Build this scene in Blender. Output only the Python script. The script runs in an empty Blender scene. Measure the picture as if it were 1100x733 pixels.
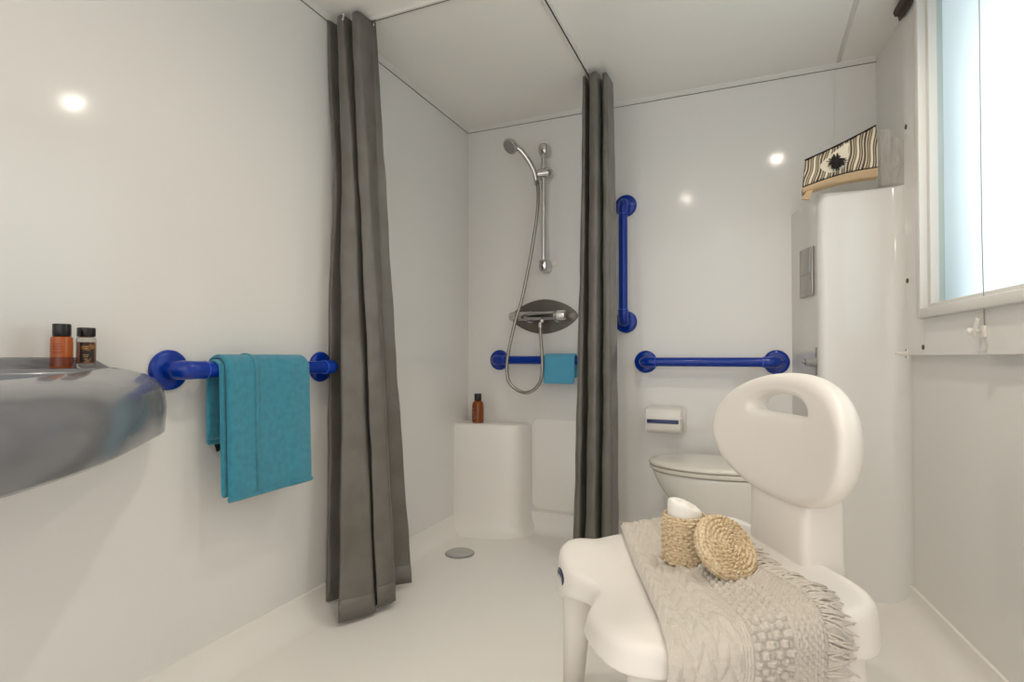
import bpy, bmesh, math, random
from mathutils import Vector, Matrix
random.seed(4)
S = bpy.context.scene
C = S.collection
PI = math.pi
sin, cos = math.sin, math.cos

# ------------------------------------------------------------------ helpers
def lin(c):
    return tuple(((v/255)/12.92 if v/255 <= .04045 else ((v/255+.055)/1.055)**2.4) for v in c)

def mat(name, rgb, rough=.5, metal=0, bump=None, coat=0, sheen=0, var=None, trans=0, spec=.5, ior=1.5, sss=0):
    m = bpy.data.materials.new(name); m.use_nodes = True
    nt = m.node_tree; b = nt.nodes['Principled BSDF']
    col = (*lin(rgb), 1)
    b.inputs['Base Color'].default_value = col
    b.inputs['Roughness'].default_value = rough
    b.inputs['Metallic'].default_value = metal
    b.inputs['Coat Weight'].default_value = coat
    b.inputs['Coat Roughness'].default_value = .08
    b.inputs['Sheen Weight'].default_value = sheen
    b.inputs['Transmission Weight'].default_value = trans
    b.inputs['Specular IOR Level'].default_value = spec
    b.inputs['IOR'].default_value = ior
    tc = nt.nodes.new('ShaderNodeTexCoord')
    if var:                                   # (scale, second colour, low, high)
        n = nt.nodes.new('ShaderNodeTexNoise'); n.inputs['Scale'].default_value = var[0]
        n.inputs['Detail'].default_value = 4
        r = nt.nodes.new('ShaderNodeValToRGB')
        r.color_ramp.elements[0].position = var[2]; r.color_ramp.elements[1].position = var[3]
        r.color_ramp.elements[0].color = col; r.color_ramp.elements[1].color = (*lin(var[1]), 1)
        nt.links.new(tc.outputs['Object'], n.inputs['Vector'])
        nt.links.new(n.outputs['Fac'], r.inputs['Fac'])
        nt.links.new(r.outputs['Color'], b.inputs['Base Color'])
    if bump:                                  # (scale, strength, distance)
        n = nt.nodes.new('ShaderNodeTexNoise'); n.inputs['Scale'].default_value = bump[0]
        n.inputs['Detail'].default_value = 3
        bp = nt.nodes.new('ShaderNodeBump'); bp.inputs['Strength'].default_value = bump[1]
        bp.inputs['Distance'].default_value = bump[2]
        nt.links.new(tc.outputs['Object'], n.inputs['Vector'])
        nt.links.new(n.outputs['Fac'], bp.inputs['Height'])
        nt.links.new(bp.outputs['Normal'], b.inputs['Normal'])
    return m

class MB:
    def __init__(s): s.bm = bmesh.new()
    def grid(s, rows, close_u=False, close_v=False, cap0=False, cap1=False):
        """rows: list of equal-length lists of points."""
        vs = [[s.bm.verts.new(p) for p in r] for r in rows]
        n, m = len(vs), len(vs[0])
        for i in range(n if close_v else n-1):
            for j in range(m if close_u else m-1):
                a, b = vs[i], vs[(i+1) % n]
                try: s.bm.faces.new((a[j], a[(j+1) % m], b[(j+1) % m], b[j]))
                except ValueError: pass
        if cap0: s.bm.faces.new(list(reversed(vs[0])))
        if cap1: s.bm.faces.new(vs[-1])
        return vs
    def box(s, c, d, bevel=0, seg=2, rot=None):
        r = bmesh.ops.create_cube(s.bm, size=1)
        vs = r['verts']
        for v in vs: v.co = Vector((v.co.x*d[0], v.co.y*d[1], v.co.z*d[2]))
        if bevel:
            es = list({e for v in vs for e in v.link_edges})
            rr = bmesh.ops.bevel(s.bm, geom=es, offset=bevel, segments=seg, affect='EDGES', profile=.5)
            vs = list({v for f in rr['faces'] for v in f.verts} | {v for v in vs if v.is_valid})
            # gather the whole island
            seen = set(vs); st = list(vs)
            while st:
                v = st.pop()
                for e in v.link_edges:
                    o = e.other_vert(v)
                    if o not in seen: seen.add(o); st.append(o)
            vs = list(seen)
        for v in vs:
            p = v.co.copy()
            if rot is not None: p = rot @ p
            v.co = p + Vector(c)
        return s
    def lathe(s, prof, seg=32, M=None):
        rows = []
        for r, z in prof:
            rows.append([Vector((r*cos(2*PI*k/seg), r*sin(2*PI*k/seg), z)) for k in range(seg)])
        if M is not None: rows = [[M @ p for p in r] for r in rows]
        s.grid(rows, close_u=True, cap0=True, cap1=True); return s
    def tube(s, path, rad, seg=12, caps=True, closed=False):
        pts = [Vector(p) for p in path]; n = len(pts)
        rr = rad if isinstance(rad, (list, tuple)) else [rad]*n
        T = []
        for i in range(n):
            a = pts[(i-1) % n] if (closed or i > 0) else pts[i]
            b = pts[(i+1) % n] if (closed or i < n-1) else pts[i]
            T.append((b-a).normalized())
        up = Vector((0, 0, 1)) if abs(T[0].z) < .9 else Vector((1, 0, 0))
        N = (up - T[0]*up.dot(T[0])).normalized()
        rows = []
        for i in range(n):
            N = (N - T[i]*N.dot(T[i])).normalized()
            B = T[i].cross(N)
            rows.append([pts[i] + (N*cos(2*PI*k/seg)+B*sin(2*PI*k/seg))*rr[i] for k in range(seg)])
        s.grid(rows, close_u=True, close_v=closed, cap0=caps and not closed, cap1=caps and not closed); return s
    def prism(s, poly, z0, z1):
        a = [s.bm.verts.new((p[0], p[1], z0)) for p in poly]
        b = [s.bm.verts.new((p[0], p[1], z1)) for p in poly]
        n = len(poly)
        for i in range(n): s.bm.faces.new((a[i], a[(i+1) % n], b[(i+1) % n], b[i]))
        s.bm.faces.new(list(reversed(a))); s.bm.faces.new(b); return s
    def build(s, name, m, parent=None, smooth=True, angle=40, sub=0, solid=0, M=None, bev=0):
        bmesh.ops.recalc_face_normals(s.bm, faces=s.bm.faces[:])
        if M is not None: bmesh.ops.transform(s.bm, matrix=M, verts=s.bm.verts[:])
        me = bpy.data.meshes.new(name); s.bm.to_mesh(me); s.bm.free()
        o = bpy.data.objects.new(name, me); C.objects.link(o)
        for x in (m if isinstance(m, list) else [m]): me.materials.append(x)
        if smooth:
            for p in me.polygons: p.use_smooth = True
            if angle < 180: me.set_sharp_from_angle(angle=math.radians(angle))
        if solid:
            md = o.modifiers.new('solid', 'SOLIDIFY'); md.thickness = solid; md.offset = 0
        if bev:
            md = o.modifiers.new('bev', 'BEVEL'); md.width = bev; md.segments = 2; md.limit_method = 'ANGLE'
        if sub:
            md = o.modifiers.new('sub', 'SUBSURF'); md.levels = sub; md.render_levels = sub
        if parent is not None: o.parent = parent
        return o

def spline(pts, n=8, closed=False):
    P = [Vector(p) for p in pts]; N = len(P); out = []
    rng = range(N) if closed else range(N-1)
    for i in rng:
        p0 = P[(i-1) % N] if (closed or i > 0) else P[0]*2-P[1]
        p1 = P[i]; p2 = P[(i+1) % N]
        p3 = P[(i+2) % N] if (closed or i < N-2) else P[-1]*2-P[-2]
        for k in range(n):
            t = k/n
            out.append(.5*((2*p1)+(p2-p0)*t+(2*p0-5*p1+4*p2-p3)*t*t+(3*p1-p0-3*p2+p3)*t**3))
    if not closed: out.append(P[-1])
    return out

def thing(name, label, cat, loc=(0, 0, 0), rz=0, group=None):
    o = bpy.data.objects.new(name, None); C.objects.link(o)
    o.location = loc; o.rotation_euler = (0, 0, rz); o.empty_display_size = .05
    return tag(o, label, cat, group)
def tag(o, label, cat, group=None):
    o['label'] = label; o['category'] = cat
    if group: o['group'] = group
    return o
def struct(o): o['kind'] = 'structure'; return o
def dup(root, loc, rz, label):
    r = root.copy(); C.objects.link(r); r.location = loc; r.rotation_euler = (0, 0, rz); r['label'] = label
    for ch in list(root.children):
        c = ch.copy(); C.objects.link(c); c.parent = r
        for g in ch.children:
            d = g.copy(); C.objects.link(d); d.parent = c
    return r
def T(x, y, z): return Matrix.Translation((x, y, z))
def align(p, d):
    """matrix: local z -> direction d, origin at p"""
    return T(*p) @ Vector(d).to_track_quat('Z', 'Y').to_matrix().to_4x4()

# ------------------------------------------------------------------ materials
M_wall = mat('wall_panel', (230, 227, 222), .1, bump=(3, .015, .02), spec=.45)
M_ceil = mat('ceiling_panel', (243, 240, 234), .22, spec=.4)
M_floor = mat('floor_vinyl', (242, 237, 230), .3, spec=.4, bump=(60, .03, .002))
M_trim = mat('trim_plastic', (226, 223, 217), .3)
M_seam = mat('dark_seam', (112, 104, 94), .7)
M_white = mat('white_plastic', (236, 230, 222), .38, bump=(400, .04, .0006), spec=.45)
M_cer = mat('white_ceramic', (228, 224, 216), .08, coat=.5)
M_grey = mat('grey_ceramic', (120, 121, 125), .2, coat=.45)
M_blue = mat('blue_nylon', (0, 50, 150), .2, coat=.15, spec=.35)
M_bluedk = mat('blue_groove', (48, 84, 205), .4)
M_chrome = mat('chrome', (205, 203, 200), .1, 1)
M_steel = mat('brushed_steel', (170, 168, 164), .28, 1)
M_plate = mat('grey_backplate', (112, 106, 98), .25, .35)
M_hose = mat('hose_steel', (165, 160, 152), .25, 1)
M_curt = mat('curtain_taffeta', (108, 104, 97), .4, sheen=.06, bump=(30, .5, .006), var=(9, (98, 93, 85), .4, .65))
M_teal = mat('teal_terry', (44, 144, 168), .95, sheen=.35, bump=(900, .9, .002), var=(60, (36, 128, 152), .4, .7))
M_teal2 = mat('sky_blue_terry', (88, 172, 206), .95, sheen=.3, bump=(900, .7, .002))
M_blk = mat('black_plastic', (20, 17, 16), .3)
M_tag = mat('black_tag', (20, 20, 22), .7)
M_brown = mat('dark_wood', (52, 36, 28), .45)
M_knit = mat('oatmeal_knit', (210, 201, 189), .95, sheen=.15, bump=(420, .8, .0025))
M_rush = mat('water_hyacinth', (222, 202, 168), .7, bump=(700, .25, .0006), var=(170, (172, 138, 96), .46, .70))
M_cloth = mat('white_cloth', (240, 236, 228), .9, bump=(300, .3, .002), sheen=.2)
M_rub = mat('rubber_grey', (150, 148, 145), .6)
M_navy = mat('navy_badge', (28, 26, 60), .35)
M_badge = mat('badge_print', (196, 198, 214), .4)
M_slot = mat('navy_slot', (44, 58, 104), .3)
M_seatlid = mat('toilet_lid', (226, 220, 208), .2, coat=.3)
M_plug = mat('bronze_plug', (84, 70, 54), .4)
M_stripe_edge = mat('black_braid', (26, 20, 18), .8)
M_tan = mat('tan_canvas', (190, 162, 126), .85, bump=(300, .4, .002))

def striped():
    m = mat('striped_weave', (224, 212, 188), .9, bump=(400, .5, .002))
    nt = m.node_tree; b = nt.nodes['Principled BSDF']
    tc = nt.nodes.new('ShaderNodeTexCoord'); sp = nt.nodes.new('ShaderNodeSeparateXYZ')
    nt.links.new(tc.outputs['UV'], sp.inputs[0])
    mul = nt.nodes.new('ShaderNodeMath'); mul.operation = 'MULTIPLY'; mul.inputs[1].default_value = 5.0
    nt.links.new(sp.outputs[0], mul.inputs[0])
    fr = nt.nodes.new('ShaderNodeMath'); fr.operation = 'FRACT'; nt.links.new(mul.outputs[0], fr.inputs[0])
    r = nt.nodes.new('ShaderNodeValToRGB'); r.color_ramp.interpolation = 'CONSTANT'
    cs = [(0, (62, 52, 46)), (.08, (214, 198, 170)), (.18, (70, 58, 50)), (.25, (176, 158, 130)), (.36, (66, 54, 46)),
          (.42, (228, 216, 192)), (.60, (92, 78, 66)), (.68, (190, 172, 144)), (.76, (58, 48, 42)), (.84, (220, 206, 180)), (.93, (120, 102, 84))]
    el = r.color_ramp.elements
    el[0].position = 0; el[0].color = (*lin(cs[0][1]), 1)
    el[1].position = cs[1][0]; el[1].color = (*lin(cs[1][1]), 1)
    for p, c in cs[2:]:
        e = el.new(p); e.color = (*lin(c), 1)
    nt.links.new(fr.outputs[0], r.inputs['Fac']); nt.links.new(r.outputs['Color'], b.inputs['Base Color'])
    return m
M_stripe = striped()

def amber(name, rgb, tr=.75):
    m = mat(name, rgb, .12, trans=tr, ior=1.4, coat=.3)
    return m
M_amber = amber('amber_liquid', (206, 104, 30), .45)
M_amberd = amber('amber_dark', (130, 50, 16), .3)
M_amber2 = amber('amber_shampoo', (150, 74, 22), .25)
M_clear = mat('clear_plastic', (235, 232, 225), .06, trans=.9, ior=1.4)
M_label = mat('dark_label', (38, 32, 30), .5, var=(55, (140, 96, 50), .52, .6))
M_print = mat('label_print', (206, 160, 96), .5)
def film():
    m = bpy.data.materials.new('crinkled_film'); m.use_nodes = True
    nt = m.node_tree; nt.nodes.clear()
    o = nt.nodes.new('ShaderNodeOutputMaterial'); t = nt.nodes.new('ShaderNodeBsdfTransparent')
    p = nt.nodes.new('ShaderNodeBsdfPrincipled'); x = nt.nodes.new('ShaderNodeMixShader')
    p.inputs['Base Color'].default_value = (*lin((236, 228, 216)), 1); p.inputs['Roughness'].default_value = .15
    x.inputs[0].default_value = .15
    nt.links.new(t.outputs[0], x.inputs[1]); nt.links.new(p.outputs[0], x.inputs[2]); nt.links.new(x.outputs[0], o.inputs[0])
    return m
M_film = film()
def frosted():
    m = bpy.data.materials.new('frosted_glass'); m.use_nodes = True
    nt = m.node_tree; nt.nodes.clear()
    o = nt.nodes.new('ShaderNodeOutputMaterial'); t = nt.nodes.new('ShaderNodeBsdfTranslucent')
    g = nt.nodes.new('ShaderNodeBsdfGlossy'); x = nt.nodes.new('ShaderNodeMixShader')
    t.inputs[0].default_value = (.86, .94, .97, 1); g.inputs['Roughness'].default_value = .25
    x.inputs[0].default_value = .06
    nt.links.new(t.outputs[0], x.inputs[1]); nt.links.new(g.outputs[0], x.inputs[2]); nt.links.new(x.outputs[0], o.inputs[0])
    return m
M_frost = frosted()
def emis(name, rgb, s):
    m = bpy.data.materials.new(name); m.use_nodes = True
    b = m.node_tree.nodes['Principled BSDF']
    b.inputs['Base Color'].default_value = (.8, .8, .8, 1)
    b.inputs['Emission Color'].default_value = (*rgb, 1); b.inputs['Emission Strength'].default_value = s
    return m

# ------------------------------------------------------------------ room
XL, YB, H = -1.382, 2.655, 2.1
XC = .482                      # back right corner
RW = math.radians(6)           # the right wall splays outwards towards the viewer
YR = -.8                      # the room continues behind the viewer
rd = Vector((sin(RW), -cos(RW), 0)); rn = Vector((-cos(RW), -sin(RW), 0))   # along wall, into room
def rw(s, off=0, z=0):          # point on right wall: s metres from back corner, off metres into room
    p = Vector((XC, YB, 0)) + rd*s + rn*off; return Vector((p.x, p.y, z))
XRn = rw(4).x
b = MB(); b.box(((XL+XRn)/2, (YB+YR)/2, -.05), (XRn-XL+.6, YB-YR+.4, .1)); struct(b.build('floor', M_floor, smooth=False))
b = MB(); b.box(((XL+XRn)/2, (YB+YR)/2, H+.05), (XRn-XL+.6, YB-YR+.4, .1)); struct(b.build('ceiling', M_ceil, smooth=False))
b = MB(); b.box((XL-.05, (YB+YR)/2, H/2), (.1, YB-YR+.2, H)); struct(b.build('wall_left', M_wall, smooth=False))
b = MB(); b.box((-.4, YB+.05, H/2), (2.1, .1, H)); struct(b.build('wall_back', M_wall, smooth=False))
# right wall with window opening
WS0, WS1, WZ0, WZ1 = .515, 1.62, 1.022, 2.06
b = MB()
Rw = Matrix.Rotation(RW, 3, 'Z')
def rbox(b, s0, s1, o0, o1, z0, z1, bev=0):
    c = (rw((s0+s1)/2, (o0+o1)/2, (z0+z1)/2))
    b.box(c, (abs(o1-o0), abs(s1-s0), abs(z1-z0)), bev, rot=Rw)
rbox(b, -.05, WS0, -.06, 0, 0, H); rbox(b, WS1, 4.0, -.06, 0, 0, H)
rbox(b, WS0, WS1, -.06, 0, 0, WZ0); rbox(b, WS0, WS1, -.06, 0, WZ1, H)
struct(b.build('wall_right', M_wall, smooth=False))
# raised panel that carries the window
b = MB()
PS0, PZ0, PT = .365, .886, .026
rbox(b, PS0, WS0, 0, PT, PZ0, H); rbox(b, WS1, 3.2, 0, PT, PZ0, H)
rbox(b, WS0, WS1, 0, PT, PZ0, WZ0); rbox(b, WS0, WS1, 0, PT, WZ1, H)
struct(b.build('trim_1', M_wall, smooth=False, bev=.002))
# covings between walls and ceiling, one per wall
b = MB(); pr = [(0, 0), (.018, 0), (.017, -.004), (.008, -.010), (.005, -.016), (0, -.018)]
b.grid([[Vector((XL+x, y, H+z)) for x, z in pr] for y in (YR, YB)], cap0=True, cap1=True)
struct(b.build('trim_2', M_trim, angle=30))
b = MB()
b.grid([[Vector((x, YB-a, H+z)) for a, z in pr] for x in (XL, XC)], cap0=True, cap1=True)
struct(b.build('trim_3', M_trim, angle=30))
b = MB(); b.box((XL+.0015, (YB+YR)/2, H-.0185), (.003, YB-YR, .0014)); b.box(((XL+XC)/2, YB-.0015, H-.0185), (XC-XL, .003, .0014))
struct(b.build('trim_4', M_seam, smooth=False))
# flat cover strip on the ceiling running from the back wall towards the viewer
b = MB(); b.box((.345, (YB+YR)/2, H-.0004), (.016, YB-YR, .002), .0008); struct(b.build('trim_5', M_trim))
b = MB(); b.box((.333, YB-.001, 1.05), (.002, .003, 2.05)); struct(b.build('trim_6', M_trim, smooth=False))

# coved skirting moulded with the floor
def cove(r, n=8): return [(r*(1-sin(PI/2*k/n)), r*(1-cos(PI/2*k/n))) for k in range(n, -1, -1)]   # (off wall, z): top to bottom
def covemesh(p0, p1, nrm, name, r=.05, top=.095, th=.006):
    b = MB(); p0, p1, nrm = Vector(p0), Vector(p1), Vector(nrm)
    prof = [(0, top), (th, top-.004)] + [(th+o, z) for o, z in cove(r)] + [(th+r, -.002), (0, -.002)]
    b.grid([[p+nrm*o+Vector((0, 0, z)) for o, z in prof] for p in (p0, p1)], cap0=True, cap1=True)
    return struct(b.build(name, M_floor, angle=50))
covemesh((XL, YR, 0), (XL, YB, 0), (1, 0, 0), 'baseboard_left', r=.07, top=.085)
covemesh((XL, YB, 0), (XC, YB, 0), (0, -1, 0), 'baseboard_back', r=.05, top=.1)
covemesh(rw(-.02), rw(4), rn, 'baseboard_right', r=.06, top=.09)

# ------------------------------------------------------------------ shower alcove
# moulded corner ledge
zt = .545
def ledge_ring(z, g):
    pts = [(-1.382, 2.504-g), (-1.33, 2.508-g), (-1.2, 2.522-g), (-1.10, 2.54-g*.9), (-1.062, 2.556-g*.7), (-1.046+g*.6, 2.585-g*.4), (-1.036+g*.6, 2.62), (-1.02+g*1.1, 2.652), (-1.02+g, 2.66), (-1.382, 2.66)]
    return [Vector((x, y, z)) for x, y in pts]
b = MB()
rings = []
for z, g in ((0, .075), (.012, .045), (.03, .024), (.055, .01), (.09, .004), (.2, .002), (.4, 0), (zt-.02, 0), (zt-.008, -.003), (zt-.002, -.009), (zt, -.018)):
    rings.append(ledge_ring(z, g))
b.grid(rings, close_u=True, cap0=True, cap1=True)
tag(b.build('corner_ledge', M_floor, angle=70), 'white moulded corner ledge in the shower carrying the amber bottle', 'ledge')
# moulded panel beside it, rounded at its lower corner
b = MB()
def rr_poly(x0, x1, z0, z1, r):
    out = []
    for cx, cz, a0 in ((x1-r, z1-r, 0), (x0+r, z1-r, 90), (x0+r, z0+r, 180), (x1-r, z0+r, 270)):
        for k in range(7):
            a = math.radians(a0+15*k); out.append((cx+r*cos(a), cz+r*sin(a)))
    return out
P1 = rr_poly(-1.005, -.66, .125, .56, .035); P2 = rr_poly(-1.013, -.652, .117, .568, .04)
b.grid([[Vector((x, YB+.002, z)) for x, z in P2], [Vector((x, YB-.005, z)) for x, z in P2], [Vector((x, YB-.009, z)) for x, z in P1]], close_u=True, cap0=True, cap1=True)
struct(b.build('trim_7', M_floor, angle=60))

# floor drain
t = thing('floor_drain', 'round chrome drain cover set in the shower floor', 'drain', (-1.198, 2.224, 0))
MB().lathe([(.066, -.002), (.066, .003), (.064, .005), (.060, .0055)], 40).build('rim', M_steel, t)
MB().lathe([(.059, .001), (.0605, .006), (.058, .0085), (.035, .0105), (.0, .011)], 40).build('cover', mat('drain_grey', (186, 184, 180), .3, .35), t)

# ------------------------------------------------------------------ grab rails
def grab_rail(name, label, L, group='blue grab rails'):
    # local: x along rail, +y out from wall, wall at y=0; origin at first flange centre
    t = thing(name, label, 'grab rail', group=group)
    out = .068; r = .0165
    for i, x in enumerate((0, L)):
        sg = 1 if i == 0 else -1
        MB().lathe([(.051, 0), (.0525, .004), (.0515, .010), (.047, .0145), (.039, .0165), (0, .017)], 40, M=align((x, 0, 0), (0, 1, 0))).build('flange', M_blue, t)
        # elbow: short socket that rises from the flange and turns towards the bar
        path = [(x, .010, 0), (x, .028, 0)] + [(x+sg*.03*(1-cos(a)), .038+.03*sin(a), 0) for a in [PI/2*k/8 for k in range(9)]] + [(x+sg*.055, out, 0)]
        MB().tube(path, [.0255]*2 + [.0255-.002*k/8 for k in range(9)] + [.0235], 20).build('elbow', M_blue, t)
        MB().tube([(x+sg*.052, out, .0231*0)]+[(x+sg*.0555, out, 0)], .0238, 20).build('joint_ring', M_bluedk, t)
    MB().tube([(.05, out, 0), (L/2, out, 0), (L-.05, out, 0)], .0205, 20).build('bar', M_blue, t)
    return t
g = grab_rail('grab_rail', 'blue grab rail on left wall with teal towel over it', .553)
g.location = (XL, .98, .847); g.rotation_euler = (0, 0, 0)
g.rotation_euler = Matrix(((0, 1, 0), (1, 0, 0), (0, 0, -1))).to_euler()
g2 = dup(g, (0, 0, 0), 0, 'blue grab rail inside the shower under the mixer, pale blue cloth on it')
g2.location = (-1.195, YB, .866); g2.rotation_euler = Matrix(((1, 0, 0), (0, -1, 0), (0, 0, -1))).to_euler()
g3 = dup(g, (0, 0, 0), 0, 'upright blue grab rail beside the right curtain')
g3.location = (-.537, YB, 1.048); g3.rotation_euler = Matrix(((0, 1, 0), (0, 0, -1), (-1, 0, 0))).transposed().to_euler()
g3.rotation_euler = Matrix(((0, 0, 1), (0, -1, 0), (1, 0, 0))).to_euler()
g4 = dup(g, (0, 0, 0), 0, 'horizontal blue grab rail on back wall above the toilet')
g4.location = (-.445, YB, .859); g4.rotation_euler = Matrix(((1, 0, 0), (0, -1, 0), (0, 0, -1))).to_euler()

# ------------------------------------------------------------------ teal towel over left rail
def towel_sheet(prof, y0, y1, ny, wob, seed=0, skew=None):
    """prof: list of (offset from bar, z) ; extruded along y"""
    rows = []
    for j in range(ny+1):
        v = j/ny; y = y0+(y1-y0)*v; row = []
        n = len(prof)
        for i, (o, z) in enumerate(prof):
            u = i/(n-1)
            d = wob*(sin(9*v+seed+3*u)*.5+sin(17*v+5*u+seed*2)*.3)*(.25+abs(u-.45))
            sk = skew(u, v) if skew else (0, 0)
            row.append(Vector((o+d+sk[0], y+sk[1], z)))
        rows.append(row)
    return rows
bx, bz, br = XL+.068, .847, .021
def drape(rad, zf, zb, extra=0, n=14):
    pr = [(bx+rad+extra*(1-k/10), zf+(bz-zf)*k/10) for k in range(10)]
    pr += [(bx+rad*cos(PI*k/10), bz+rad*sin(PI*k/10)) for k in range(11)]
    pr += [(bx-rad+.002*k/6, bz-(bz-zb)*k/6) for k in range(1, 7)]
    return pr
t = thing('bath_towel', 'teal terry towel folded over the left wall rail', 'towel', (0, 0, 0))
b = MB(); b.grid(towel_sheet(drape(.036, .498, .64, .012), 1.068, 1.372, 26, .005))
b.build('outer_fold', M_teal, t, sub=2, solid=.012, angle=180)
b = MB(); b.grid(towel_sheet(drape(.0235, .506, .655, .010), 1.058, 1.362, 26, .003, 1))
b.build('inner_fold', M_teal, t, sub=2, solid=.010, angle=180)
# rolled hem along the front lower edge and the raised woven band
b = MB(); b.tube([Vector((r[0].x+.001, r[0].y, r[0].z+.004)) for r in towel_sheet(drape(.036, .498, .64, .012), 1.07, 1.37, 26, .005)], .0075, 10)
b.build('hem', M_teal, t)
b = MB()
for yb in (1.162,):
    rr_ = towel_sheet(drape(.0433, .512, .70, .012), yb-.006, yb+.006, 2, .004, 0)
    b.grid(rr_)
b.build('woven_band', M_teal, t, solid=.003)
MB().box((XL+.022, 1.113, .645), (.003, .026, .05), .001, rot=Matrix.Rotation(.35, 3, 'X')).build('care_tag', M_tag, t)

# washcloth over the shower rail
t = thing('washcloth', 'pale blue cloth folded over the shower grab rail', 'towel')
def cl(rad, zf, zb):
    by, bz2 = YB-.068, .866
    pr = [(by-rad-.004*(1-k/6), zf+(bz2-zf)*k/6) for k in range(6)]
    pr += [(by-rad*cos(PI*k/8), bz2+rad*sin(PI*k/8)) for k in range(9)]
    pr += [(by+rad, bz2-(bz2-zb)*k/5) for k in range(1, 6)]
    return pr
b = MB(); b.grid([[Vector((x+.001*sin(40*o), o+.0015*sin(60*x), z)) for o, z in cl(.029, .752, .78)] for x in [-.921+.158*k/12 for k in range(13)]])
b.build('cloth', M_teal2, t, sub=1, solid=.009, angle=180)
b = MB(); b.grid([[Vector((x, o, z)) for o, z in cl(.0335, .756, .80)] for x in (-.779, -.775)])
b.build('border', M_teal2, t, sub=1, solid=.003)

# ------------------------------------------------------------------ shower fittings
yr = YB-.05
t = thing('shower_rail', 'chrome riser rail with slider holding the hand shower', 'shower rail', (-.935, YB, 0))
def lp(x, y, z): return Vector((x+.935, y-YB, z))
MB().tube([lp(-.935, yr, 1.345), lp(-.935, yr, 1.91)], .0115, 16).build('rail', M_chrome, t)
for z, sg in ((1.915, 1), (1.335, -1)):
    b = MB()
    # rounded block that meets the wall, nose at the rail
    rows = []
    for k, (w, hgt) in enumerate(((.026, .031), (.027, .032), (.027, .032), (.025, .030), (.018, .022))):
        y = YB-[0, .012, .035, .062, .072][k]
        rows.append([lp(-.935+w*math.copysign(abs(cos(a))**.55, cos(a)), y, z+hgt*math.copysign(abs(sin(a))**(.8 if sg*sin(a) > 0 else .45), sin(a))) for a in [2*PI*q/20 for q in range(20)]])
    b.grid(rows, close_u=True, cap0=True, cap1=True)
    b.build('rail_bracket', M_chrome, t, sub=1, angle=60)
MB().lathe([(.014, 0), (.016, .002), (.016, .004), (0, .004)], 20, M=align(lp(-.895, YB, 1.35), (0, -1, 0))).build('wall_plug', M_white, t)
b = MB(); b.tube([lp(-.985, yr-.012, 1.788), lp(-.96, yr-.006, 1.79), lp(-.93, yr, 1.792), lp(-.905, yr, 1.793)], [.022, .025, .028, .026], 18)
b.tube([lp(-.905, yr, 1.793), lp(-.893, yr, 1.794), lp(-.889, yr, 1.794)], [.016, .017, .013], 16)
b.tube([lp(-.935, yr, 1.762), lp(-.935, yr, 1.822)], .016, 16)
b.build('slider', M_chrome, t)
# hand shower
t = thing('hand_shower', 'chrome hand shower with long coiled metal hose', 'shower head')
hp = spline([(-.963, 2.575, 1.755), (-.972, 2.565, 1.80), (-.995, 2.545, 1.85), (-1.025, 2.525, 1.893), (-1.052, 2.512, 1.915)], 6)
MB().tube(hp, [.0105+.004*min(1, k/len(hp)*1.6) for k in range(len(hp))], 16).build('handle', M_chrome, t)
hd = Vector((-.33, -.62, -.60)).normalized(); hc = Vector((-1.066, 2.502, 1.917))
MB().lathe([(.0, -.022), (.016, -.021), (.030, -.012), (.039, .002), (.041, .010), (.039, .015), (.035, .0155), (0, .0155)], 32, M=align(hc, hd)).build('head', M_chrome, t)
b = MB()
q = hd.to_track_quat('Z', 'Y').to_matrix()
b.lathe([(.034, .0155), (.034, .0175), (.032, .0185), (0, .019)], 32, M=align(hc, hd))
for rr, n in ((.024, 14), (.014, 8), (.005, 3)):
    for k in range(n):
        a = 2*PI*k/n
        b.lathe([(.0016, 0), (.0014, .0035), (0, .004)], 6, M=align(hc+q @ Vector((rr*cos(a), rr*sin(a), .018)), hd))
b.build('spray_face', M_steel, t)
hose = spline([(-.963, 2.575, 1.757), (-.949, 2.565, 1.70), (-.951, 2.555, 1.58), (-.978, 2.55, 1.4), (-1.023, 2.54, 1.173), (-1.055, 2.53, 1.06), (-1.092, 2.53, .908), (-1.103, 2.535, .806), (-1.082, 2.54, .742), (-1.013, 2.545, .706), (-.955, 2.55, .731), (-.926, 2.548, .785), (-.922, 2.545, .875), (-.932, 2.555, .979), (-.94, 2.567, 1.045)], 40)
MB().tube(hose, [.0082+.0010*(1 if i % 2 else -1) for i in range(len(hose))], 10).build('hose', M_hose, t, angle=180)
for p, d in (((-.963, 2.575, 1.758), (0, 0, -1)), ((-.94, 2.567, 1.05), (.1, -.15, -1))):
    MB().lathe([(.0095, 0), (.0105, .004), (.010, .022), (.0078, .028)], 16, M=align(p, d)).build('hose_nut', M_chrome, t)
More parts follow.
